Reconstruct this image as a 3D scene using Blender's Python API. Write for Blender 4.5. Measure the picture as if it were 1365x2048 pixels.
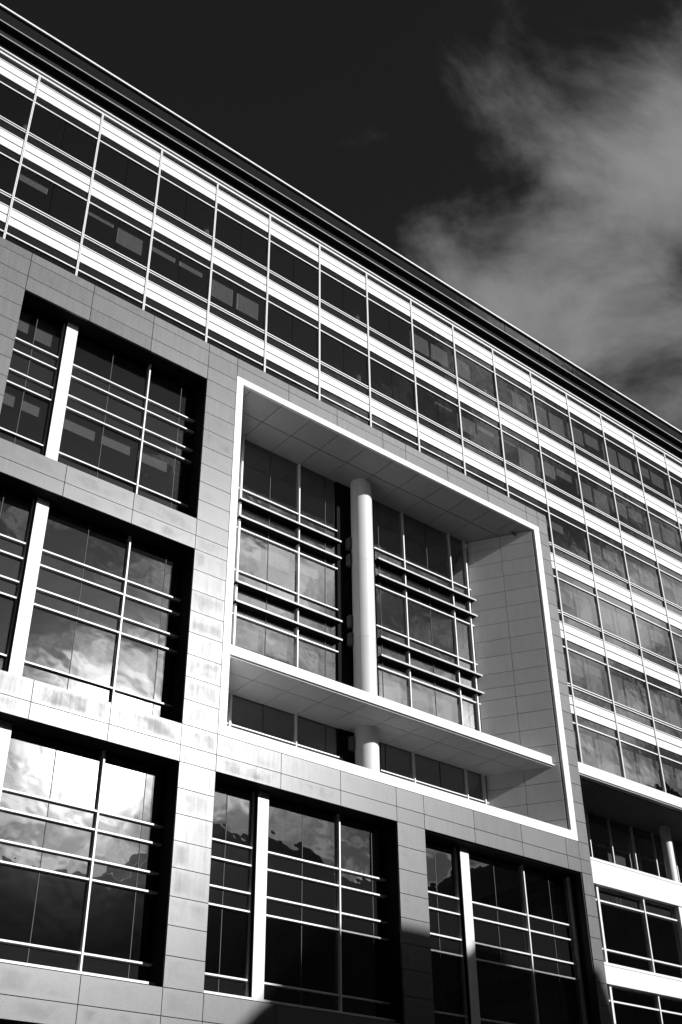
import bpy, bmesh, math, random
from mathutils import Vector, Matrix

for o in list(bpy.data.objects):
    bpy.data.objects.remove(o)
SC = bpy.context.scene
COL = SC.collection
rnd = random.Random(7)
R = math.radians
ZO = 42.9                     # street level lies 42.9 m under the facade's datum

# ------------------------------------------------------------------ camera
F_PX, FW, FH = 2298.85, 1365.0, 2048.0
yaw, pitch, roll = 0.6944, 0.5939, -0.0114
cd = bpy.data.cameras.new('camera')
cam = bpy.data.objects.new('camera', cd)
COL.objects.link(cam)
fwd = Vector((math.sin(yaw)*math.cos(pitch), math.cos(yaw)*math.cos(pitch), math.sin(pitch)))
rt0 = Vector((math.cos(yaw), -math.sin(yaw), 0))
up0 = rt0.cross(fwd)
rt = rt0*math.cos(roll) + up0*math.sin(roll)
up = up0*math.cos(roll) - rt0*math.sin(roll)
m = Matrix((rt, up, -fwd)).transposed().to_4x4()
m.translation = Vector((-9.589, -31.311, -41.275 + ZO))
cam.matrix_world = m
cd.sensor_fit = 'VERTICAL'
cd.sensor_height = 36.0
cd.lens = F_PX/FH*36.0
cd.clip_end = 6000
SC.camera = cam

# ------------------------------------------------------------------ light
SUN = Vector((0.424, -0.821, 0.383)).normalized()
s_el = math.asin(SUN.z)
s_az = math.atan2(SUN.x, SUN.y)           # clockwise from +Y
sl = bpy.data.lights.new('sun', 'SUN')
sl.energy = 5.0
sl.angle = R(0.53)
sl.color = (1.0, 1.0, 1.0)
so = bpy.data.objects.new('sun', sl)
so.rotation_euler = (-SUN).to_track_quat('-Z', 'Y').to_euler()
so.location = (60, -120, 90)
COL.objects.link(so)

W = bpy.data.worlds.new('World')
SC.world = W
W.use_nodes = True
wt = W.node_tree
wt.nodes.clear()
def wn(t, **k):
    n = wt.nodes.new(t)
    for a, b in k.items():
        setattr(n, a, b)
    return n
def wlink(a, b):
    wt.links.new(a, b)
def wmath(op, a, b=None, c=None, clamp=False):
    n = wn('ShaderNodeMath', operation=op, use_clamp=clamp)
    for i, v in enumerate((a, b, c)):
        if v is None:
            continue
        if isinstance(v, (int, float)):
            n.inputs[i].default_value = v
        else:
            wlink(v, n.inputs[i])
    return n.outputs[0]
sky = wn('ShaderNodeTexSky', sky_type='NISHITA')
sky.sun_disc = False
sky.sun_elevation = s_el
sky.sun_rotation = s_az
sky.air_density = 1.0
sky.dust_density = 0.6
sky.ozone_density = 1.0
sep = wn('ShaderNodeSeparateColor')
wlink(sky.outputs[0], sep.inputs[0])
# red-filter black and white film: only the red light of the sky counts
SKY_GAIN = 0.20
clear = wmath('MULTIPLY', sep.outputs[0], SKY_GAIN)
tc = wn('ShaderNodeTexCoord')
nrm = wn('ShaderNodeVectorMath', operation='NORMALIZE')
wlink(tc.outputs['Generated'], nrm.inputs[0])
sx = wn('ShaderNodeSeparateXYZ')
wlink(nrm.outputs[0], sx.inputs[0])
zc = wmath('ADD', wmath('MAXIMUM', sx.outputs[2], 0.02), 0.12)
cx = wn('ShaderNodeCombineXYZ')
wlink(wmath('DIVIDE', sx.outputs[0], zc), cx.inputs[0])
wlink(wmath('DIVIDE', sx.outputs[1], zc), cx.inputs[1])
def wnoise(scale, detail, rough, dist, off, sc=(1, 1, 1), rot=0):
    mp = wn('ShaderNodeMapping')
    mp.inputs['Location'].default_value = off
    mp.inputs['Scale'].default_value = sc
    mp.inputs['Rotation'].default_value = (0, 0, rot)
    wlink(cx.outputs[0], mp.inputs[0])
    n = wn('ShaderNodeTexNoise')
    n.inputs['Scale'].default_value = scale
    n.inputs['Detail'].default_value = detail
    n.inputs['Roughness'].default_value = rough
    n.inputs['Distortion'].default_value = dist
    wlink(mp.outputs[0], n.inputs['Vector'])
    return n.outputs[0]
warp = wnoise(1.9, 3.0, 0.5, 0.1, (-14.58, 16.16, 0.43))
fine = wnoise(4.2, 9.0, 0.58, 0.35, (2.43, 2.41, -2.36), (1.0, 1.35, 1.0), R(-35))
# a cloud front: clear sky to the west, thickening eastwards
sc_ = wn('ShaderNodeSeparateXYZ')
wlink(cx.outputs[0], sc_.inputs[0])
front = wn('ShaderNodeMapRange', interpolation_type='LINEAR')
front.inputs['From Min'].default_value = 0.36
front.inputs['From Max'].default_value = 0.70
front.inputs['To Min'].default_value = -0.23
front.inputs['To Max'].default_value = 0.0
wlink(sc_.outputs[0], front.inputs[0])
dens = wmath('ADD', front.outputs[0], wmath('ADD', wmath('MULTIPLY', warp, 0.42), wmath('MULTIPLY', fine, 0.62)))
mr = wn('ShaderNodeMapRange', interpolation_type='SMOOTHSTEP')
mr.inputs['From Min'].default_value = 0.44
mr.inputs['From Max'].default_value = 0.70
wlink(dens, mr.inputs[0])
mask = wmath('MULTIPLY', mr.outputs[0], 0.84)
# forward scattering of the cloud droplets towards the sun
dt = wn('ShaderNodeVectorMath', operation='DOT_PRODUCT')
wlink(nrm.outputs[0], dt.inputs[0])
dt.inputs[1].default_value = SUN
g = 0.70
hg = wmath('DIVIDE', 1 - g*g, wmath('POWER', wmath('SUBTRACT', 1 + g*g, wmath('MULTIPLY', dt.outputs['Value'], 2*g)), 1.5))
cloud = wmath('ADD', wmath('MULTIPLY', hg, 1.75), 2.4)
mixc = wn('ShaderNodeMix', data_type='FLOAT')
wlink(mask, mixc.inputs[0])
wlink(clear, mixc.inputs[2])
wlink(cloud, mixc.inputs[3])
bg = wn('ShaderNodeBackground')
bg.inputs['Strength'].default_value = 0.1
wlink(mixc.outputs[0], bg.inputs[0])
wout = wn('ShaderNodeOutputWorld')
wlink(bg.outputs[0], wout.inputs[0])

SC.view_settings.view_transform = 'Standard'
SC.view_settings.look = 'None'
SC.view_settings.exposure = 0.0
SC.view_settings.gamma = 1.0
SC.render.engine = 'CYCLES'
SC.cycles.use_denoising = True
SC.cycles.max_bounces = 5
SC.cycles.diffuse_bounces = 3
SC.cycles.glossy_bounces = 3
SC.cycles.transparent_max_bounces = 12
SC.cycles.sample_clamp_indirect = 2.0
SC.cycles.sample_clamp_direct = 3.0
SC.cycles.caustics_reflective = False

# ------------------------------------------------------------------ materials
def mat(name, base=0.5, rough=0.5, spec=0.5, ior=1.5, metal=0.0):
    M = bpy.data.materials.new(name)
    M.use_nodes = True
    b = M.node_tree.nodes['Principled BSDF']
    b.inputs['Base Color'].default_value = (base, base, base, 1)
    b.inputs['Roughness'].default_value = rough
    b.inputs['IOR'].default_value = ior
    b.inputs['Metallic'].default_value = metal
    b.inputs['Specular IOR Level'].default_value = spec
    return M
class NT:
    def __init__(s, M):
        s.t = M.node_tree
        s.b = s.t.nodes.get('Principled BSDF')
    def n(s, t, **k):
        n = s.t.nodes.new(t)
        for a, b in k.items():
            setattr(n, a, b)
        return n
    def l(s, a, b):
        s.t.links.new(a, b)
    def m(s, op, a, b=None, c=None, clamp=False):
        n = s.n('ShaderNodeMath', operation=op, use_clamp=clamp)
        for i, v in enumerate((a, b, c)):
            if v is None:
                continue
            if isinstance(v, (int, float)):
                n.inputs[i].default_value = v
            else:
                s.l(v, n.inputs[i])
        return n.outputs[0]
    def noise(s, vec, scale, detail=4, rough=0.5, w=None, dist=0.0):
        n = s.n('ShaderNodeTexNoise', noise_dimensions='4D')
        n.inputs['Scale'].default_value = scale
        n.inputs['Detail'].default_value = detail
        n.inputs['Roughness'].default_value = rough
        n.inputs['Distortion'].default_value = dist
        s.l(vec, n.inputs['Vector'])
        if w is not None:
            s.l(w, n.inputs['W'])
        return n.outputs[0]
    def rng(s, v, a, b, c, d, smooth=False):
        n = s.n('ShaderNodeMapRange')
        if smooth:
            n.interpolation_type = 'SMOOTHSTEP'
        for i, q in enumerate((a, b, c, d)):
            n.inputs[i+1].default_value = q
        s.l(v, n.inputs[0])
        return n.outputs[0]
    def grey(s, v):
        c = s.n('ShaderNodeCombineColor')
        for i in range(3):
            s.l(v, c.inputs[i])
        return c.outputs[0]
def scaled(N, vec, sc):
    mp = N.n('ShaderNodeMapping')
    mp.inputs['Scale'].default_value = sc
    N.l(vec, mp.inputs[0])
    return mp.outputs[0]

def make_stone():
    M = mat('stone_panel', 0.2, 0.5, 0.5, 1.47)
    N = NT(M)
    tc = N.n('ShaderNodeTexCoord')
    oi = N.n('ShaderNodeObjectInfo')
    w = N.m('MULTIPLY', oi.outputs['Random'], 50.0)
    blot = N.noise(tc.outputs['Object'], 1.1, 5, 0.55, w, 0.4)
    streak = N.noise(scaled(N, tc.outputs['Object'], (9, 1, 0.7)), 1.0, 4, 0.6, w)
    grain = N.noise(tc.outputs['Object'], 28, 3, 0.7, w)
    # weathered centre, rain-washed edges of each panel
    se = N.n('ShaderNodeSeparateXYZ')
    N.l(tc.outputs['Generated'], se.inputs[0])
    ex = N.m('SUBTRACT', 0.5, N.m('ABSOLUTE', N.m('SUBTRACT', se.outputs[0], 0.5)))
    ez = N.m('SUBTRACT', 0.5, N.m('ABSOLUTE', N.m('SUBTRACT', se.outputs[2], 0.5)))
    ed = N.m('MINIMUM', N.rng(ex, 0, 0.16, 0, 1, True), N.rng(ez, 0, 0.30, 0, 1, True))
    dirt = N.m('MULTIPLY', ed, N.rng(blot, 0.36, 0.68, 0.0, 1.0, True))
    dirt = N.m('MULTIPLY', dirt, N.rng(N.m('FRACT', N.m('MULTIPLY', oi.outputs['Random'], 7.31)), 0, 1, 0.1, 1.05))
    tone = N.m('ADD', N.m('MULTIPLY', oi.outputs['Random'], 0.035), 0.112)
    tone = N.m('ADD', tone, N.m('MULTIPLY', streak, 0.03))
    tone = N.m('ADD', tone, N.m('MULTIPLY', N.m('SUBTRACT', grain, 0.5), 0.13))
    tone = N.m('SUBTRACT', tone, N.m('MULTIPLY', dirt, 0.05))
    N.l(N.grey(tone), N.b.inputs['Base Color'])
    ro = N.m('ADD', N.m('MULTIPLY', dirt, 0.12), N.rng(streak, 0.3, 0.7, 0.31, 0.38))
    N.l(ro, N.b.inputs['Roughness'])
    bp = N.n('ShaderNodeBump')
    bp.inputs['Strength'].default_value = 0.25
    bp.inputs['Distance'].default_value = 0.004
    N.l(grain, bp.inputs['Height'])
    N.l(bp.outputs[0], N.b.inputs['Normal'])
    return M
M_STONE = make_stone()

def make_metal(name, lo, hi, rough, spec=0.5):
    M = mat(name, hi, rough, spec)
    N = NT(M)
    tc = N.n('ShaderNodeTexCoord')
    oi = N.n('ShaderNodeObjectInfo')
    w = N.m('MULTIPLY', oi.outputs['Random'], 30.0)
    a = N.noise(scaled(N, tc.outputs['Object'], (3, 3, 0.8)), 1.2, 5, 0.6, w)
    t = N.rng(a, 0.3, 0.7, lo, hi)
    t = N.m('MULTIPLY', t, N.m('ADD', N.m('MULTIPLY', oi.outputs['Random'], 0.06), 0.94))
    N.l(N.grey(t), N.b.inputs['Base Color'])
    return M
M_WHITE = make_metal('white_panel', 0.74, 0.82, 0.45)
M_RAIL = make_metal('pale_aluminium', 0.76, 0.84, 0.4)
M_LINE = make_metal('grey_aluminium', 0.28, 0.34, 0.4)
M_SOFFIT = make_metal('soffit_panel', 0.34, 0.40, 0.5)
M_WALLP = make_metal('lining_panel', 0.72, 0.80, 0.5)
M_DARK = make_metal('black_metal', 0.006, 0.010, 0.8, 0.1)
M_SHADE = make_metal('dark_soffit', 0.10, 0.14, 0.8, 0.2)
M_SEAM = make_metal('glazing_seal', 0.06, 0.10, 0.6, 0.3)
M_JOINT = make_metal('joint_backing', 0.015, 0.025, 0.8)
M_BLIND = make_metal('blind_fabric', 0.50, 0.60, 0.9)
M_CONC = make_metal('concrete', 0.16, 0.22, 0.85)
M_ROOM = make_metal('room_wall', 0.05, 0.08, 0.9)
M_COL = make_metal('column_paint', 0.70, 0.76, 0.5)

def glass(name, tint, f0, back=None, wave=0.009, wscale=0.9):
    M = bpy.data.materials.new(name)
    M.use_nodes = True
    N = NT(M)
    N.t.nodes.clear()
    out = N.n('ShaderNodeOutputMaterial')
    tc = N.n('ShaderNodeTexCoord')
    oi = N.n('ShaderNodeObjectInfo')
    w = N.m('MULTIPLY', oi.outputs['Random'], 80.0)
    h = N.noise(tc.outputs['Object'], wscale, 2.0, 0.45, w, 0.3)
    bp = N.n('ShaderNodeBump')
    bp.inputs['Strength'].default_value = 1.0
    bp.inputs['Distance'].default_value = wave
    N.l(h, bp.inputs['Height'])
    gl = N.n('ShaderNodeBsdfGlossy')
    gl.inputs['Roughness'].default_value = 0.0
    gl.inputs['Color'].default_value = (1, 1, 1, 1)
    N.l(bp.outputs[0], gl.inputs['Normal'])
    hz = N.n('ShaderNodeBsdfGlossy')            # soft lobe added to spread the sun's glare like bloom
    hz.inputs['Roughness'].default_value = 0.10
    N.l(bp.outputs[0], hz.inputs['Normal'])
    gm = N.n('ShaderNodeMixShader')
    gm.inputs[0].default_value = 0.06
    N.l(gl.outputs[0], gm.inputs[1])
    N.l(hz.outputs[0], gm.inputs[2])
    lw = N.n('ShaderNodeLayerWeight')           # Schlick reflectance of the coated outer face
    lw.inputs['Blend'].default_value = 0.5
    ge = N.n('ShaderNodeNewGeometry')
    sch = N.m('ADD', f0, N.m('MULTIPLY', N.m('POWER', lw.outputs['Facing'], 2.2), 1 - f0))
    fac = N.m('MULTIPLY', sch, N.m('SUBTRACT', 1.0, ge.outputs['Backfacing']))
    if back is None:
        tr = N.n('ShaderNodeBsdfTransparent')
        tr.inputs[0].default_value = (tint, tint, tint, 1)
    else:
        tr = N.n('ShaderNodeBsdfDiffuse')
        tr.inputs[0].default_value = (back, back, back, 1)
    mx = N.n('ShaderNodeMixShader')
    N.l(fac, mx.inputs[0])
    N.l(tr.outputs[0], mx.inputs[1])
    N.l(gm.outputs[0], mx.inputs[2])
    N.l(mx.outputs[0], out.inputs[0])
    return M
M_GLASS = glass('vision_glass', 0.65, 0.20)
M_SCREEN = glass('screen_glass', 1, 0.18, back=0.04)  # paler backing paints the sky's reflection into the middle screen panes
M_SPAN = glass('spandrel_glass', 1, 0.25, back=0.012)

# ------------------------------------------------------------------ helpers
POS = {}
CACHE = {}
def wpos(o):
    return POS.get(o.name, Vector((0, 0, 0)))
def link(name, me, loc, parent, label=None):
    o = bpy.data.objects.new(name, me)
    COL.objects.link(o)
    POS[o.name] = Vector(loc)
    if parent is not None:
        o.parent = parent
        o.location = Vector(loc) - wpos(parent)
    else:
        o.location = loc
    if label:
        o['label'] = label
    return o
def box_mesh(dx, dy, dz, mt):
    k = (round(dx, 3), round(dy, 3), round(dz, 3), mt.name)
    if k in CACHE:
        return CACHE[k]
    me = bpy.data.meshes.new('box')
    a, b, c = dx/2, dy/2, dz/2
    v = [(-a, -b, -c), (a, -b, -c), (a, b, -c), (-a, b, -c), (-a, -b, c), (a, -b, c), (a, b, c), (-a, b, c)]
    f = [(0, 3, 2, 1), (4, 5, 6, 7), (0, 1, 5, 4), (1, 2, 6, 5), (2, 3, 7, 6), (3, 0, 4, 7)]
    me.from_pydata(v, [], f)
    me.materials.append(mt)
    me.update()
    CACHE[k] = me
    return me
def box(name, x0, x1, y0, y1, z0, z1, mt, parent, label=None):
    """z in the facade's datum (0 = top rail of the curtain wall)"""
    if z1 < z0: z0, z1 = z1, z0
    return link(name, box_mesh(x1-x0, y1-y0, z1-z0, mt), ((x0+x1)/2, (y0+y1)/2, (z0+z1)/2 + ZO), parent, label)
def tilt(o, deg):
    """panes are never set perfectly plumb"""
    o.rotation_euler = (R(rnd.uniform(-deg, deg)), 0, R(rnd.uniform(-deg, deg)))
def mesh_obj(name, verts, faces, mt, parent, label=None, smooth=False):
    """world coordinates in the facade's datum; origin at the centre of the vertices"""
    vs = [Vector((x, y, z + ZO)) for x, y, z in verts]
    c = sum(vs, Vector())/len(vs)
    me = bpy.data.meshes.new(name)
    me.from_pydata([v - c for v in vs], [], faces)
    me.materials.append(mt)
    bm = bmesh.new(); bm.from_mesh(me)
    bmesh.ops.recalc_face_normals(bm, faces=bm.faces)
    bm.to_mesh(me); bm.free()
    if smooth:
        for p in me.polygons:
            p.use_smooth = len(p.vertices) == 4
        cap = set()
        for p in me.polygons:
            if len(p.vertices) > 4:
                cap |= {tuple(sorted(k)) for k in p.edge_keys}
        for e in me.edges:
            e.use_edge_sharp = tuple(sorted(e.vertices)) in cap
    me.update()
    return link(name, me, c, parent, label)
def prism(name, poly, z0, z1, mt, parent, label=None):
    n = len(poly)
    v = [(x, y, z0) for x, y in poly] + [(x, y, z1) for x, y in poly]
    f = [tuple(range(n))[::-1], tuple(range(n, 2*n))] + [(i, (i+1) % n, n+(i+1) % n, n+i) for i in range(n)]
    return mesh_obj(name, v, f, mt, parent, label)
def cyl(name, x, y, r, z0, z1, mt, parent, n=48, label=None):
    pts = [(x + r*math.cos(2*math.pi*i/n), y + r*math.sin(2*math.pi*i/n)) for i in range(n)]
    v = [(a, b, z0) for a, b in pts] + [(a, b, z1) for a, b in pts]
    f = [tuple(range(n)), tuple(range(n, 2*n))] + [(i, (i+1) % n, n+(i+1) % n, n+i) for i in range(n)]
    return mesh_obj(name, v, f, mt, parent, label, smooth=True)
def empty(name, loc=(0, 0, 0), parent=None):
    o = bpy.data.objects.new(name, None)
    COL.objects.link(o)
    POS[o.name] = Vector(loc)
    o.location = Vector(loc) - (wpos(parent) if parent else Vector())
    o.parent = parent
    o.empty_display_size = 0.5
    return o
def tag(o, label, cat, group=None, kind=None):
    if label: o['label'] = label
    if cat: o['category'] = cat
    if group: o['group'] = group
    if kind: o['kind'] = kind
    return o

# ------------------------------------------------------------------ setting
def ground_box(name, x0, x1, y0, y1, z0, z1, mt):
    o = box(name, x0, x1, y0, y1, z0 - ZO, z1 - ZO, mt, None)
    o['kind'] = 'structure'
    return o
def make_asphalt(name, a, b):
    M = mat(name, a, 0.9)
    N = NT(M)
    tc = N.n('ShaderNodeTexCoord')
    n1 = N.noise(tc.outputs['Object'], 0.4, 6, 0.6)
    N.l(N.grey(N.rng(n1, 0.3, 0.7, a, b)), N.b.inputs['Base Color'])
    return M
M_ASPH = make_asphalt('asphalt', 0.04, 0.06)
M_PAVE = make_asphalt('paving', 0.22, 0.30)
ground_box('ground', -1500, 1500, -1500, 1500, -0.6, -0.15, M_PAVE)
ground_box('road', -400, 400, -27, -6, -0.15, -0.12, M_ASPH)
ground_box('pavement', -400, 400, -6, 0.6, -0.15, 0.0, M_PAVE)
ground_box('pavement', -400, 400, -44.8, -27, -0.15, 0.0, M_PAVE)

# ------------------------------------------------------------------ the office building
BLD = empty('office_building', (22, 0, 0))
tag(BLD, 'large glass and stone office block with white bands and a deep framed loggia', 'building')
S = -0.75                     # front plane of the stone
BAY, FLR = 3.05, 3.9416
K0, K1 = -3, 17
XL, XR = K0*BAY, K1*BAY
def r(i): return -i*FLR

# --- body: slabs, core, roof
box('core_wall', XL, XR, 9.0, 9.3, -42.9, 1.5, M_ROOM, BLD)
box('side_wall', XL - 0.4, XL - 0.02, 0.3, 9.3, -42.9, 1.6, M_CONC, BLD)
box('side_wall', XR + 0.02, XR + 0.4, 0.3, 9.3, -42.9, 1.6, M_CONC, BLD)
for i in range(2):
    box('floor_slab', XL, XR, 0.16, 8.98, r(i+1) + 0.62, r(i+1) + 1.15, M_CONC, BLD)
box('roof_slab', XL, XR, 0.16, 9.28, 0.60, 1.62, M_CONC, BLD)
for z in (-11.0, -14.9, -18.85, -22.45, -27.6, -31.0, -35.0, -39.0):
    box('floor_slab', 29.4, XR, 3.1 if -27 < z < -22.4 else 0.16, 8.98, z - 0.22, z + 0.28, M_CONC, BLD)
for z in (-10.2, -13.75, -18.3, -21.9, -26.4, -30.1, -34.6, -39.0):
    box('floor_slab', XL, 10.2, 0.2, 8.98, z - 0.22, z + 0.22, M_CONC, BLD)
    y0 = 2.6 if -25 < z < -10.1 else 0.2
    box('floor_slab', 10.22, 29.2, y0, 8.98, z - 0.22, z + 0.22, M_CONC, BLD)
for k in range(0, K1, 3):
    for i in range(2):
        cyl('interior_column', k*BAY + 0.2, 1.05, 0.17, r(i+1) + 1.15, r(i) + 0.6, M_BLIND, BLD, 20)

# --- curtain wall
CW = empty('curtain_wall', (22, 0, ZO), BLD)
def blind(pane, x0, x1, ztop, zbot, y=0.28):
    box('roller_blind', x0, x1, y, y + 0.012, zbot, ztop, M_BLIND, pane)
NOFIT = {}
for f, row in {0: {7: (.60, .58), 8: (.62, 0), 9: (0, .6), 10: (.7, .7), 11: (.62, .45), 12: (.97, .62), 13: (.4, .5), 14: (.6, 0), 15: (.3, .6)},
               1: {0: (.22, 0), 1: (.14, .5), 2: (.18, .18), 3: (.55, .55), 7: (0, .1), 8: (.52, .2), 9: (.12, .95), 10: (.5, .3), 11: (.6, .8), 12: (.5, .4), 13: (.8, .6), 14: (.3, .7), 15: (.5, .5)},
               2: {10: (.3, 0), 11: (.5, .4), 12: (.95, .6), 13: (.3, .8), 14: (.5, .5)},
               3: {10: (.55, .9), 11: (.7, .95), 12: (.9, .4), 13: (.6, .7), 14: (.5, .5)},
               4: {10: (.5, .8), 11: (.95, .9), 12: (.6, .9), 13: (.9, .4), 14: (.5, .6)},
               5: {10: (.42, .95), 11: (.85, .9), 12: (.3, .6), 13: (.6, .6), 14: (.4, .4)}}.items():
    for k, v in row.items():
        NOFIT[f, k] = v
def cw_floor(i, ka, kb, xa=None, bottom=None):
    """one storey of glazing between rail i and the white band under it; xa: first bay starts at this x"""
    for k in range(ka, kb):
        x0, x1 = k*BAY + 0.045, (k+1)*BAY - 0.045
        if xa is not None and k == ka:
            x0 = xa
        xm = (k + 0.5)*BAY
        zt, zb = r(i) - 0.03, (r(i) - 2.06 if bottom is None else bottom)
        for q, (a, b) in enumerate(((x0, xm - 0.012), (xm + 0.012, x1))):
            if b - a < 0.2:
                continue
            p = box('window_pane', a, b, 0.02, 0.045, zb + (0.09 if bottom is None else 0), zt, M_GLASS, CW)
            dr = NOFIT.get((i, k), (0, 0))[q]
            if dr > 0:
                blind(p, a + 0.08, b - 0.10, zt - 0.05, zt - 0.05 - dr*(zt - zb - 0.05))
        if x1 - x0 > 0.2 and bottom is None:
            box('spandrel_glass', x0, x1, 0.02, 0.045, r(i+1) + 1.40, r(i) - 2.06, M_SPAN, CW)
    xs = (ka*BAY if xa is None else xa)
    box('rail', xs, kb*BAY, -0.035, 0.02, r(i) - 0.03, r(i) + 0.03, M_RAIL, CW)
    if bottom is None:
        box('rail', xs, kb*BAY, -0.035, 0.02, r(i) - 1.965, r(i) - 1.915, M_RAIL, CW)
        box('rail', xs, kb*BAY, -0.035, 0.02, r(i) - 2.085, r(i) - 2.04, M_RAIL, CW)
        box('seal_strip', xs, kb*BAY, -0.01, 0.02, r(i) - 2.04, r(i) - 1.965, M_DARK, CW)
def cw_band(i, ka, kb, xa=None):
    """white spandrel band over rail i with its two panels and the glass strip under it"""
    for k in range(ka, kb):
        x0, x1 = k*BAY + 0.045, (k+1)*BAY - 0.045
        if xa is not None and k == ka:
            x0 = xa
        box('spandrel_panel', x0, x1, -0.03, 0.10, r(i) + 0.932, r(i) + 1.315, M_WHITE, CW)
        box('spandrel_panel', x0, x1, -0.03, 0.10, r(i) + 0.475, r(i) + 0.874, M_WHITE, CW)
        box('spandrel_glass', x0, x1, 0.02, 0.045, r(i) + 0.03, r(i) + 0.47, M_SPAN, CW)
    xs = (ka*BAY if xa is None else xa)
    box('rail', xs, kb*BAY, -0.035, 0.02, r(i) + 1.355, r(i) + 1.395, M_RAIL, CW)
    box('seal_strip', xs, kb*BAY, 0.0, 0.06, r(i) + 0.874, r(i) + 0.932, M_DARK, CW)
    box('seal_strip', xs, kb*BAY, 0.0, 0.06, r(i) + 1.315, r(i) + 1.355, M_DARK, CW)
for i in (0, 1):
    cw_band(i, K0, K1)
    cw_floor(i, K0, K1)
cw_band(2, K0, K1)
# the strip of the third storey that shows over the stone, full storeys to its right
for k in range(K0, 9):
    x0, x1 = k*BAY + 0.045, (k+1)*BAY - 0.045
    for a, b in ((x0, (k+.5)*BAY - 0.012), ((k+.5)*BAY + 0.012, x1)):
        box('window_pane', a, b, 0.02, 0.045, r(2) - 1.3, r(2) - 0.03, M_GLASS, CW)
box('rail', K0*BAY, 9*BAY, -0.035, 0.02, r(2) - 0.03, r(2) + 0.03, M_RAIL, CW)
XA = 29.0
cw_floor(2, 9, K1, xa=9*BAY + 0.045)
for i in (3, 4, 5):
    cw_band(i, 9, K1, xa=XA)
    cw_floor(i, 9, K1, xa=XA, bottom=None if i < 5 else -21.66)
for k in range(K0, K1 + 1):
    zb = r(2) - 1.3 if k < 10 else -21.66
    for dx in (-0.042, 0.008):
        box('mullion', k*BAY + dx, k*BAY + dx + 0.034, -0.075, 0.05, zb, 1.78, M_RAIL, CW)
    box('seal_strip', k*BAY - 0.010, k*BAY + 0.010, -0.055, 0.05, zb, 1.775, M_DARK, CW)
for k in range(K0, K1):
    box('spandrel_glass', k*BAY + 0.045, (k+1)*BAY - 0.045, 0.02, 0.045, 1.40, 1.66, M_SPAN, CW)
box('rail', XL, XR, -0.085, 0.10, 1.66, 1.765, M_RAIL, CW)
box('seal_strip', XL, XR, -0.04, 0.10, 1.765, 1.86, M_DARK, CW)
box('coping', XL, XR, -0.13, 0.60, 1.86, 1.93, M_RAIL, CW)
# white sill band that closes the curtain wall over the terrace
x = XA
while x < XR:
    x2 = min(x + 1.58, XR)
    box('sill_panel', x, x2 - 0.008, -0.10, 0.25, -22.16, -21.66, M_WHITE, CW)
    x = x2
box('drip_edge', XA, XR, -0.06, 0.2, -22.24, -22.20, M_LINE, CW)

# --- penthouse screen set back on the roof
PH = empty('rooftop_screen', (22, 1.4, ZO + 1.62), BLD)
for k in range(K0, K1):
    x0, x1 = k*BAY + 0.03, (k+1)*BAY - 0.03
    box('screen_pane', x0, x1, 1.38, 1.42, 5.32, 6.52, M_SPAN, PH)
    box('screen_pane', x0, x1, 1.38, 1.42, 4.40, 5.25, M_SCREEN, PH)
    box('screen_pane', x0, x1, 1.38, 1.42, 1.62, 4.33, M_SPAN, PH)
for k in range(K0, K1 + 1):
    box('screen_post', k*BAY - 0.03, k*BAY + 0.03, 1.395, 1.5, 1.62, 6.5, M_DARK, PH)
for z in (5.27, 4.35):
    box('sunshade', XL, XR, 1.07, 1.375, z - 0.02, z + 0.03, M_DARK, PH)
    box('edge_trim', XL, XR, 1.045, 1.068, z - 0.03, z + 0.035, M_LINE, PH)
for k in range(K0, K1):
    box('cap_rail', k*BAY + 0.006, (k+1)*BAY - 0.006, 1.27 + rnd.uniform(-.004, .004), 1.7, 6.555, 6.66 + rnd.uniform(-.004, .004), M_RAIL, PH)
box('cap_shadow_gap', XL, XR, 1.31, 1.6, 6.505, 6.55, M_DARK, PH)
box('penthouse_roof', XL, XR, 1.5, 9.3, 6.3, 6.5, M_CONC, PH)

# --- stone cladding
ST = box('stone_backing', XL, XR if False else 29.20, S + 0.10, 0.0, -9.2, -9.05, M_JOINT, BLD)
G = 0.012
def stone(x0, x1, z0, z1, y0=S, dy=0.09):
    e = rnd.uniform(-0.002, 0.002)
    box('stone_panel', x0 + G, x1 - G, y0 + e, y0 + dy, z0 + G, z1 - G, M_STONE, ST)
def backing(x0, x1, z0, z1):
    box('joint_backing', x0, x1, S + 0.035, S + 0.34, z0, z1, M_JOINT, ST)
ROWS = [-8.98, -9.39, -10.20, -10.87, -11.73, -12.56, -13.40, -14.24, -15.07, -15.92, -16.76, -17.64, -18.37, -18.95,
        -19.80, -20.65, -21.49, -22.34, -23.19, -24.03, -24.87, -25.77, -26.51, -27.08, -27.96, -28.80, -29.66, -30.50,
        -31.37, -32.22, -33.09, -33.98, -34.76, -35.36]
LOW = [-35.36, -36.3, -37.2, -38.1, -39.0, -39.9, -40.8, -41.7, -42.88]
def rows(z0, z1, src=ROWS):
    q = [z for z in src if z1 - 1e-4 <= z <= z0 + 1e-4]
    return list(zip(q[:-1], q[1:]))
LJ = [-8.43, -5.77, -3.1, -0.45, 0.95, 3.59, 6.28, 8.93, 10.35]
# lintel course over everything
for (zt, zb) in rows(-8.98, -10.87)[:2] + [(-10.20, -10.87)]:
    for a, b in zip(LJ[:-1], LJ[1:]):
        stone(a, b, zb, zt)
TJ = [10.35, 13.03, 15.70, 18.38, 19.77, 22.44, 25.13, 27.83, 28.65, 29.33]
for a, b in zip(TJ[:-1], TJ[1:]):
    stone(a, b, -9.39, -8.98)
for a, b in zip(TJ[:-2], TJ[1:-1]):
    stone(a, b, -9.94, -9.39)
stone(28.65, 29.33, -10.20, -9.39)
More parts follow.
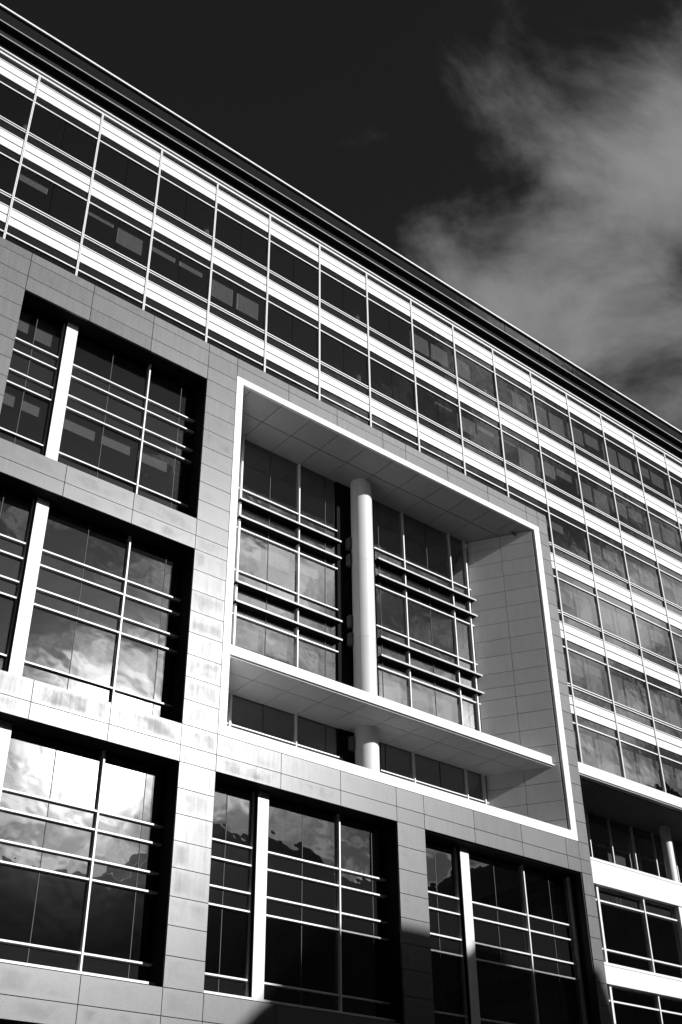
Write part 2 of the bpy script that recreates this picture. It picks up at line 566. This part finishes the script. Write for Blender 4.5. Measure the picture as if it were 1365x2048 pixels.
# left stretch outside the windows, pier beside window, right pier
for a, b in zip(LJ[:3], LJ[1:4]):
    for zt, zb in rows(-10.87, -35.36, ROWS[3::2] + [ROWS[-1]]) + rows(-35.36, -42.88, LOW[::2]):
        if zt - zb > 0.05:
            stone(a, b, zb, zt)
for a, b in ((-0.45, 0.95), (8.93, 10.35)):
    for zt, zb in rows(-10.87, -35.36) + rows(-35.36, -42.88, LOW):
        stone(a, b, zb, zt)
for zt, zb in rows(-10.20, -35.36) + rows(-35.36, -42.88, LOW):
    stone(28.65, 29.33, zb, zt)
# spandrel courses between the stacked windows
for zt, zb in ((-17.64, -18.37), (-18.37, -18.95), (-25.77, -26.51), (-26.51, -27.08), (-33.98, -34.76), (-34.76, -35.36)):
    for a, b in ((0.95, 3.59), (3.59, 6.27), (6.27, 8.93)):
        stone(a, b, zb, zt)
# courses under the loggia, pier between the two lower windows
for zt, zb in ((-25.77, -26.51), (-26.51, -27.08)):
    for a, b in zip(TJ[:-2], TJ[1:-1]):
        stone(a, b, zb, zt)
for zt, zb in rows(-27.08, -33.98):
    stone(18.38, 19.77, zb, zt)
for zt, zb in ((-33.98, -34.76), (-34.76, -35.36)):
    for a, b in zip(TJ[:-2], TJ[1:-1]):
        stone(a, b, zb, zt)
for zt, zb in rows(-35.36, -42.88, LOW):
    stone(18.38, 19.77, zb, zt)
for q in ((XL, -0.0, 0, 0),):
    backing(XL, -0.02 + 0.95, -42.9, -8.99)
backing(8.95, 10.37, -42.9, -8.99)
for z0, z1 in ((-10.85, -8.99), (-18.94, -17.65), (-27.07, -25.78), (-35.35, -33.99)):
    backing(0.93, 8.95, z0, z1)
backing(10.37, 28.6, -9.93, -8.99)
backing(10.37, 28.6, -27.07, -25.75)
backing(10.37, 28.6, -35.35, -33.99)
backing(18.40, 19.75, -42.9, -27.07)
backing(28.60, 29.31, -42.9, -8.99)
# return of the stone on its free right edge, and the weathered top
for zt, zb in rows(-8.98, -35.36) + rows(-35.36, -42.88, LOW):
    box('stone_return', 29.24, 29.325, S + 0.092, 0.30, zb + G, zt - G, M_STONE, ST)
box('stone_top_flashing', XL, 29.32, S + 0.02, 0.0, -9.02, -8.985, M_DARK, ST)

# --- punched windows
def window(x0, x1, zt, zb, rails, mulls, joints, thin, fin, label, blinds=(), sill=False, endmull=False, y=0.0):
    """x0..x1, zt..zb: opening in the stone; rails: z list (the middle three bays of glass are spandrel glass)"""
    d = 0.05
    v = [(x0, S + 0.095, zt), (x1, S + 0.095, zt), (x1, S + 0.095, zb), (x0, S + 0.095, zb),
         (x0, y + 0.3, zt), (x1, y + 0.3, zt), (x1, y + 0.3, zb), (x0, y + 0.3, zb),
         (x0 - d, S + 0.095, zt + d), (x1 + d, S + 0.095, zt + d), (x1 + d, S + 0.095, zb - d), (x0 - d, S + 0.095, zb - d),
         (x0 - d, y + 0.3, zt + d), (x1 + d, y + 0.3, zt + d), (x1 + d, y + 0.3, zb - d), (x0 - d, y + 0.3, zb - d)]
    f = []
    for i in range(4):
        j = (i+1) % 4
        f += [(i, j, 4+j, 4+i), (8+i, 12+i, 12+j, 8+j), (i, 8+i, 8+j, j), (4+i, 4+j, 12+j, 12+i)]
    wdw = mesh_obj('window', v, f, M_DARK, BLD, label)
    vs = sorted([x0 + 0.002] + list(joints) + list(mulls) + [q for q in (thin, fin) if q] + [x1 - 0.002])
    zs = [zt] + list(rails) + [zb]
    for a, b in zip(vs[:-1], vs[1:]):
        if b - a < 0.12:
            continue
        for n, (t, u) in enumerate(zip(zs[:-1], zs[1:])):
            if t - u < 0.12:
                continue
            opaque = n in (1, 2, 3) or n >= 5
            p = box('spandrel_glass' if opaque else 'window_pane', a + 0.012, b - 0.012, y + 0.05, y + 0.075, u + 0.012, t - 0.012,
                    M_SPAN if opaque else M_GLASS, wdw)
            tilt(p, 0.25)
            if zt == -27.08 and x0 < 1:
                p.rotation_euler.x = R(-0.55 if n == 0 else -0.3)
            for (bx0, bn, dr) in blinds:
                if bn == n and a - 0.05 <= bx0 <= b - 0.3:
                    blind(p, a + 0.10, b - 0.14, t - 0.06, t - 0.06 - dr*(t - u - 0.1), y + 0.34)
    for z in rails:
        xe = [x0] + ([fin - 0.02, fin + 0.47] if fin else []) + [x1 - 0.003]
        for a, b in zip(xe[0::2], xe[1::2]):
            box('rail', a + 0.002, b, y - 0.06, y + 0.048, z - 0.027, z + 0.027, M_RAIL, wdw)
    for x in mulls:
        box('mullion', x - 0.029, x + 0.029, y - 0.085, y + 0.05, zb, zt - 0.001, M_RAIL, wdw)
    for x in joints:
        box('glazing_joint', x - 0.011, x + 0.011, y + 0.035, y + 0.08, zb, zt - 0.001, M_SEAM, wdw)
    if thin:
        box('mullion', thin - 0.02, thin + 0.02, y - 0.05, y + 0.05, zb, zt - 0.001, M_RAIL, wdw)
    if fin:
        zz = [zt - 0.002] + [rails[0], rails[2]] + [zb]
        for t, u in zip(zz[:-1], zz[1:]):
            box('fin', fin, fin + 0.455, y - 0.20, y + 0.04, u + 0.004, t - 0.004, M_WHITE, wdw)
        box('fin_shade_strip', fin - 0.022, fin - 0.001, y - 0.185, y + 0.04, zb, zt - 0.002, M_DARK, wdw)  # black strip stands in for the shade on the fin's left side
    if sill:
        box('sill', x0 + 0.002, x1 - 0.002, y - 0.30, y + 0.05, zb + 0.12, zb + 0.19, M_RAIL, wdw)
    if endmull:
        box('mullion', x1 - 0.10, x1 - 0.002, y - 0.10, y + 0.05, zb, zt - 0.001, M_RAIL, wdw)
    return wdw
bA = [(0.95, 0, .55), (1.9, 0, .62), (0.95, 4, .32), (1.9, 4, .30), (3.5, 4, .30), (5.1, 4, .28), (6.7, 4, .30), (8.25, 4, .25)]
bB = [(5.1, 4, .75), (6.7, 4, .6)]
window(0.95, 8.93, -10.87, -17.64, [-12.61, -13.17, -14.08, -14.65, -16.71], [6.70], [1.90, 5.12, 8.25], 2.95, 2.985, 'topmost punched window with wispy cloud reflections', bA)
window(0.95, 8.93, -18.95, -25.77, [-20.79, -21.37, -22.26, -22.85, -24.91], [6.66], [1.88, 5.08, 8.24], 2.92, 2.955, 'middle punched window mirroring cloud and sun glare', bB)
window(0.95, 8.93, -27.08, -33.98, [-29.06, -29.64, -30.55, -31.14, -33.24], [6.59], [1.85, 4.99, 8.21], 2.87, 2.905, 'lowest left punched window under the sun glare', (), sill=True)
window(10.35, 18.38, -27.08, -33.98, [-29.06, -29.65, -30.56, -31.14, -33.24], [16.19], [11.39, 14.60, 17.79], 12.44, 12.49, 'punched window under the left half of the loggia', (), sill=True)
window(19.77, 28.655, -27.12, -33.98, [-29.11, -29.69, -30.61, -31.19, -33.26], [25.81], [20.98, 24.18, 27.4], 22.06, 22.115, 'punched window under the right half of the loggia', (), sill=True, endmull=True)
for x0, x1, n in ((0.95, 8.93, 'a'), (10.35, 18.38, 'b'), (19.77, 28.655, 'c')):
    window(x0, x1, -35.36, -42.6, [-37.2, -37.8, -38.6, -39.2], [(x0 + x1)/2], [x0 + 2.0, x1 - 2.0], None, None, None)

# --- loggia
X0, X1 = 10.35, 28.65          # outer edges of the white frame
I0, I1 = 10.68, 28.28          # inner edges
ZT, ZI, ZS, ZB = -9.94, -10.25, -25.38, -25.77
YB = 2.20
SPL = 0.599
LG = mesh_obj('loggia_lining',
    [(I0 - .04, S + .12, ZI + .05), (I1 + .04, S + .12, ZI + .05), (I1 - SPL*(YB - S) + .04, YB + .35, ZI + .05), (I0 + SPL*(YB - S) - .04, YB + .35, ZI + .05),
     (I0 - .04, S + .12, ZI + .12), (I1 + .04, S + .12, ZI + .12), (I1 - SPL*(YB - S) + .04, YB + .35, ZI + .12), (I0 + SPL*(YB - S) - .04, YB + .35, ZI + .12)],
    [(0, 1, 2, 3), (4, 5, 6, 7), (0, 1, 5, 4), (1, 2, 6, 5), (2, 3, 7, 6), (3, 0, 4, 7)], M_JOINT, BLD)
g = 0.005
# white frame, jointed
YF = S - 0.012
MOD = 1.575
jx = [12.75 + MOD*j for j in range(-1, 11)]
cuts = [X0] + [12.78 + MOD*j for j in range(-1, 10)] + [X1]
for a, b in zip(cuts[:-1], cuts[1:]):
    if b - a < 0.05: continue
    box('frame_panel', a + g, b - g, YF, S + 0.12, ZI, ZT - g, M_WHITE, LG)
    box('frame_panel', a + g, b - g, YF, S + 0.50, ZB + g, ZS, M_WHITE, LG)
fr = [z for z in ROWS if ZS < z < ZI]
fz = [ZI] + fr + [ZS]
for a, b in zip(fz[:-1], fz[1:]):
    if a - b < 0.1: continue
    box('frame_panel', X0 + g, I0, YF, S + 0.12, b + g, a - g, M_WHITE, LG)
    box('frame_panel', I1, X1 - g, YF, S + 0.12, b + g, a - g, M_WHITE, LG)
# floor of the loggia behind the sill
box('loggia_floor', I0, I1, S + 0.45, YB + 0.3, -25.85, -25.60, M_CONC, LG)
# soffit panels, cut by the splayed side walls
def xr(y): return I1 - SPL*(y - S)
def xl(y): return I0 + SPL*(y - S)
def clip_cell(a, b, y0, y1):
    """rectangle a..b x y0..y1 clipped to the trapezoid between the splayed walls"""
    poly = [(a, y0), (b, y0), (b, y1), (a, y1)]
    def clip(poly, fn):
        out = []
        for i in range(len(poly)):
            p, q = poly[i], poly[(i+1) % len(poly)]
            fp, fq = fn(p), fn(q)
            if fp >= 0: out.append(p)
            if fp*fq < 0:
                t = fp/(fp - fq)
                out.append((p[0] + t*(q[0]-p[0]), p[1] + t*(q[1]-p[1])))
        return out
    poly = clip(poly, lambda p: xr(p[1]) - p[0])
    poly = clip(poly, lambda p: p[0] - xl(p[1])) if poly else poly
    return poly
SG = 0.017
def soffit(ztop, zbot, yfront, mt=None):
    cols = [I0 - 2] + jx + [I1 + 2]
    for a, b in zip(cols[:-1], cols[1:]):
        for y0, y1 in ((yfront, 0.76), (0.76, YB + 0.05)):
            p = clip_cell(a + SG, b - SG, y0 + SG, y1 - SG)
            if len(p) >= 3:
                prism('soffit_panel', p, zbot, ztop, mt or M_SOFFIT, LG)
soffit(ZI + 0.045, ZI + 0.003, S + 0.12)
# splayed side walls in panels
def splay(xf, side):
    zrows = [ZI] + fr + [ZS]
    for a, b in zip(zrows[:-1], zrows[1:]):
        if a - b < 0.1: continue
        for y0, y1 in ((S + 0.12, 0.76), (0.76, YB + 0.02)):
            u0, u1 = y0 + SG*0.8, y1 - SG*0.8
            t = 0.06*side
            p = [(xf(u0), u0), (xf(u1), u1), (xf(u1) + t, u1), (xf(u0) + t, u0)]
            prism('wall_panel', p, b + 0.011, a - 0.011, M_WALLP, LG)
    p = [(xf(S + .12) + .05*side, S + .125), (xf(YB) + .05*side, YB), (xf(YB) + .3*side, YB), (xf(S + .12) + .3*side, S + .125)]
    prism('wall_backing', p, ZS - 0.3, ZI + 0.04, M_JOINT, LG)
splay(xr, 1)
splay(xl, -1)
# ledge
LE = prism('ledge', [(xl(-.33) + .01, -.33), (xr(-.33) - .01, -.33), (xr(YB) - .01, YB), (xl(YB) + .01, YB)], -22.43, -22.12, M_JOINT, LG)
lc = [I0 + 0.15] + jx[1:] + [28.045]
for a, b in zip(lc[:-1], lc[1:]):
    if b - a > 0.1:
        box('ledge_panel', a + g, b - g, -0.355, -0.30, -22.40, -22.03, M_WHITE, LE)
box('ledge_top', I0 + .25, 27.95, -0.30, 0.6, -22.10, -22.04, M_WHITE, LE)
box('drip_edge', I0 + .1, 28.09, -0.43, -0.30, -22.455, -22.405, M_WHITE, LE)
box('edge_trim', I0 + .2, 28.03, -0.345, -0.325, -22.515, -22.49, M_LINE, LE)
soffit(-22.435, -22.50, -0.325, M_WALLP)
# columns
CXc, CYc, CR = 19.07, 1.64, 0.49
for a, b in ((ZI, -14.62), (-14.62, -18.45), (-18.45, -22.03)):
    cyl('column', CXc, CYc, CR, b + 0.006, a - (0.0 if a == ZI else 0.006), M_COL, LG, 64)
cyl('column', CXc, CYc, CR, -25.6, -22.50, M_COL, LG, 64)
cyl('column_core', CXc, CYc, CR - 0.02, -22.0, ZI, M_DARK, LG, 32)
for an in (-62, 28, 118, 208):
    a_ = R(an)
    box('column_seam', CXc + (CR - .004)*math.cos(a_) - .006, CXc + (CR - .004)*math.cos(a_) + .006,
        CYc + (CR - .004)*math.sin(a_) - .006, CYc + (CR - .004)*math.sin(a_) + .006, -22.02, ZI - .002, M_SEAM, LG)
for z in (-13.9, -14.75, -17.85, -18.7, -23.4):
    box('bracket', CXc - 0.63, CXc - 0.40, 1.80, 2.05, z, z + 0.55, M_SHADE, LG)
# glazed back wall of the loggia
rl = [-13.0, -13.45, -14.33, -14.99, -17.05, -17.52, -18.40, -19.07]
zs = [ZI + 0.02] + rl + [-22.0]
for xa, xb, vs in ((xl(YB), 18.05, [14.33, 15.88, 17.42]), (20.1, xr(YB), [20.6, 22.12, 23.71, 25.22])):
    xsq = [xa + 0.25] + vs + [xb - 0.06]
    for a, b in zip(xsq[:-1], xsq[1:]):
        for n, (t, u) in enumerate(zip(zs[:-1], zs[1:])):
            op = n in (1, 2, 3, 5, 6, 7)
            p = box('spandrel_glass' if op else 'window_pane', a + 0.012, b - 0.012, YB + .05, YB + .075, u + .012, t - .012, M_SPAN if op else M_GLASS, LG)
            if n == 4 and b - a > 1 and a < 20:
                blind(p, a + 0.1, b - 0.14, t - 0.06, t - 0.06 - rnd.choice((.35, .3, .42))*(t - u), YB + 0.34)
            if n == 8 and b - a > 1:
                blind(p, a + 0.1, b - 0.14, t - 0.06, t - 0.06 - rnd.choice((.35, .5, .75))*(t - u), YB + 0.34)
    for z in (-13.0, -14.99, -17.05, -19.07):
        box('rail', xa + 0.15, xb, YB - 0.05, YB + 0.048, z - 0.028, z + 0.028, M_RAIL, LG)
    for z in (-13.70, -14.57, -17.73, -18.62):
        box('sunshade', xa + 0.15, xb + 0.02, YB - 0.29, YB + 0.048, z - 0.012, z + 0.022, M_DARK, LG)
        box('edge_trim', xa + 0.15, xb + 0.02, YB - 0.315, YB - 0.292, z + 0.016, z + 0.042, M_RAIL, LG)
        box('edge_trim', xa + 0.15, xb + 0.02, YB - 0.315, YB - 0.292, z - 0.032, z - 0.006, M_RAIL, LG)
    for i, x in enumerate(vs):
        if round(x, 2) in (15.88, 22.12, 25.22):
            box('mullion', x - 0.028, x + 0.028, YB - 0.075, YB + 0.05, -25.6, ZI, M_RAIL, LG)
        else:
            box('glazing_joint', x - 0.011, x + 0.011, YB + 0.03, YB + 0.08, -25.6, ZI, M_SEAM, LG)
    xe = xa + 0.29 if xa < 15 else xb - 0.22
    box('mullion', xe - 0.04, xe + 0.04, YB - 0.10, YB + 0.05, -25.6, ZI, M_RAIL, LG)
    for a, b in zip(xsq[:-1], xsq[1:]):
        box('window_pane', a + 0.012, b - 0.012, YB + .05, YB + .075, -25.6, -22.55, M_GLASS, LG)
    box('rail', xa + 0.15, xb, YB - 0.05, YB + 0.048, -23.78, -23.73, M_RAIL, LG)
box('back_pier', 18.06, 20.09, YB - 0.02, YB + 0.3, -25.6, ZI, M_DARK, LG)

# --- terrace and banded wing right of the stone
TW = empty('terrace_wing', (36, 0, ZO - 42.9), BLD)
x = 29.34
while x < XR:
    x2 = min(x + 3.05*2, XR)
    box('parapet_panel', x + g, x2 - g, -0.25, 0.0, -27.15, -26.17, M_WHITE, TW)
    box('parapet_cap', x + g, x2 - g, -0.27, 0.1, -26.16, -26.05, M_WHITE, TW)
    box('band_panel', x + g, x2 - g, -0.22, 0.1, -31.17, -30.46, M_WHITE, TW)
    box('band_cap', x + g, x2 - g, -0.235, 0.1, -30.445, -30.34, M_WHITE, TW)
    x = x2
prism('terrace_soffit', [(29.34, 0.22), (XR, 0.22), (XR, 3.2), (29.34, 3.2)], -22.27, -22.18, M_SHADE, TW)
box('terrace_floor', 29.34, XR, 0.11, 3.2, -27.3, -27.1, M_CONC, TW)
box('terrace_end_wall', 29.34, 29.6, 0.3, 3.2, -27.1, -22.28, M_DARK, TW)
for k, x in enumerate((34.2, 35.83, 37.58, 39.25, 40.9, 42.6)):
    box('mullion', x - 0.03, x + 0.03, 2.93, 3.05, -27.1, -22.28, M_RAIL, TW)
    box('window_pane', x + 0.032, x + 1.63, 3.0, 3.03, -27.1, -22.28, M_GLASS, TW)
    if k in (1,):
        box('roller_blind', x + 0.1, x + 1.4, 3.35, 3.36, -25.4, -23.2, M_BLIND, TW)
for x in (29.62, 31.0, 32.6):
    box('window_pane', x, x + 1.36, 3.0, 3.03, -27.1, -22.28, M_GLASS, TW)
cyl('terrace_column', 38.98, 2.0, 0.26, -27.1, -22.27, M_COL, TW, 40)
cyl('terrace_column', 48.1, 2.0, 0.26, -27.1, -22.27, M_COL, TW, 40)
for zt, zb, rls in ((-27.16, -30.33, (-27.76, -29.76)), (-31.18, -34.9, (-31.77, -33.8))):
    for a, b in ((29.34, 30.36), (30.44, 31.98), (32.02, 33.45), (33.52, 35.83)):
        zz = [zt] + list(rls) + [zb]
        for t, u in zip(zz[:-1], zz[1:]):
            box('window_pane', a + 0.01, b - 0.01, 0.02, 0.045, u + 0.01, t - 0.01, M_GLASS, TW)
    for z in rls:
        box('rail', 29.34, 35.84, -0.06, 0.018, z - 0.032, z + 0.032, M_RAIL, TW)
    box('mullion', 30.30, 30.42, -0.09, 0.05, zb, zt - 0.001, M_RAIL, TW)
    box('mullion', 33.45, 33.52, -0.09, 0.05, zb, zt - 0.001, M_RAIL, TW)
    box('white_pier', 35.85, 37.6, -0.2, 0.2, zb, zt - 0.001, M_WHITE, TW)
    for x in (37.62, 40.67, 43.72, 46.77):
        box('window_pane', x, x + 3.0, 0.02, 0.045, zb, zt, M_GLASS, TW)
box('wing_base', 29.34, XR, 0.02, 0.3, -42.88, -34.92, M_STONE, TW)

# ------------------------------------------------------------------ buildings across the street
def make_wallmat(name, a, b):
    M = mat(name, a, 0.9)
    N = NT(M)
    tc = N.n('ShaderNodeTexCoord')
    n1 = N.noise(tc.outputs['Object'], 0.7, 5, 0.6)
    N.l(N.grey(N.rng(n1, 0.3, 0.7, a, b)), N.b.inputs['Base Color'])
    return M
M_BRICK = make_wallmat('brick_render', 0.035, 0.05)
M_ROOFD = make_wallmat('dark_roof', 0.03, 0.05)
def opposite(name, label, prof, yf, depth, cols, floors):
    """prof: roof outline (x, height) from left to right, extruded back from the front at yf"""
    b = empty(name, ((prof[0][0] + prof[-1][0])/2, yf, 0))
    tag(b, label, 'building')
    xa, xb = prof[0][0], prof[-1][0]
    pts = [(xa, 0)] + prof + [(xb, 0)]
    n = len(pts)
    v = [(x, yf, z - ZO) for x, z in pts] + [(x, yf - depth, z - ZO) for x, z in pts]
    f = [tuple(range(n)), tuple(range(n, 2*n))] + [(i, (i+1) % n, n+(i+1) % n, n+i) for i in range(n)]
    mesh_obj('wall', v, f, M_BRICK, b)
    zt = min(z for _, z in prof) - 1.5
    for j in range(floors):
        z0 = 1.2 + j*(zt - 1)/floors
        for i in range(cols):
            x0 = xa + 1 + i*(xb - xa - 2)/cols
            w = (xb - xa - 2)/cols
            box('window', x0 + w*.25, x0 + w*.75, yf, yf + 0.06, z0 - ZO, z0 + 2.0 - ZO, M_ROOFD, b)
    return b
opposite('opposite_building', 'low dark block across the street mirrored in the lowest left window',
         [(-60, 27.0), (20, 27.0), (28, 27.1), (34.2, 27.1)], -45.0, 14, 12, 6)
opposite('opposite_building', 'tall dark block across the street shading the foot of the facade',
         [(34.3, 27.6), (35.2, 29.4), (36.3, 30.2), (37.6, 30.7), (39.0, 32.75), (42.0, 32.8), (45.8, 32.75), (45.9, 33.3), (47.6, 33.3), (47.7, 32.8), (51.8, 32.7), (52.4, 31.1), (56.9, 30.9)], -45.0, 14, 6, 7)
opposite('opposite_building', 'pitched dark block across the street beyond the shading one',
         [(57.0, 30.2), (60, 30.4), (64, 31.6), (66, 32.0), (68, 33.8), (70, 34.6), (73.5, 36.2), (80, 39.0), (90, 43.5), (95.9, 46.5)], -45.0, 14, 5, 7)
opposite('opposite_building', 'tallest dark block far along the opposite side',
         [(96, 46.5), (99.5, 47.0), (100.4, 49.8), (102.3, 50.6), (104.3, 50.6), (106.8, 49.8), (110, 48.4), (118, 47.5)], -45.0, 14, 5, 10)
print('objects', len(bpy.data.objects))
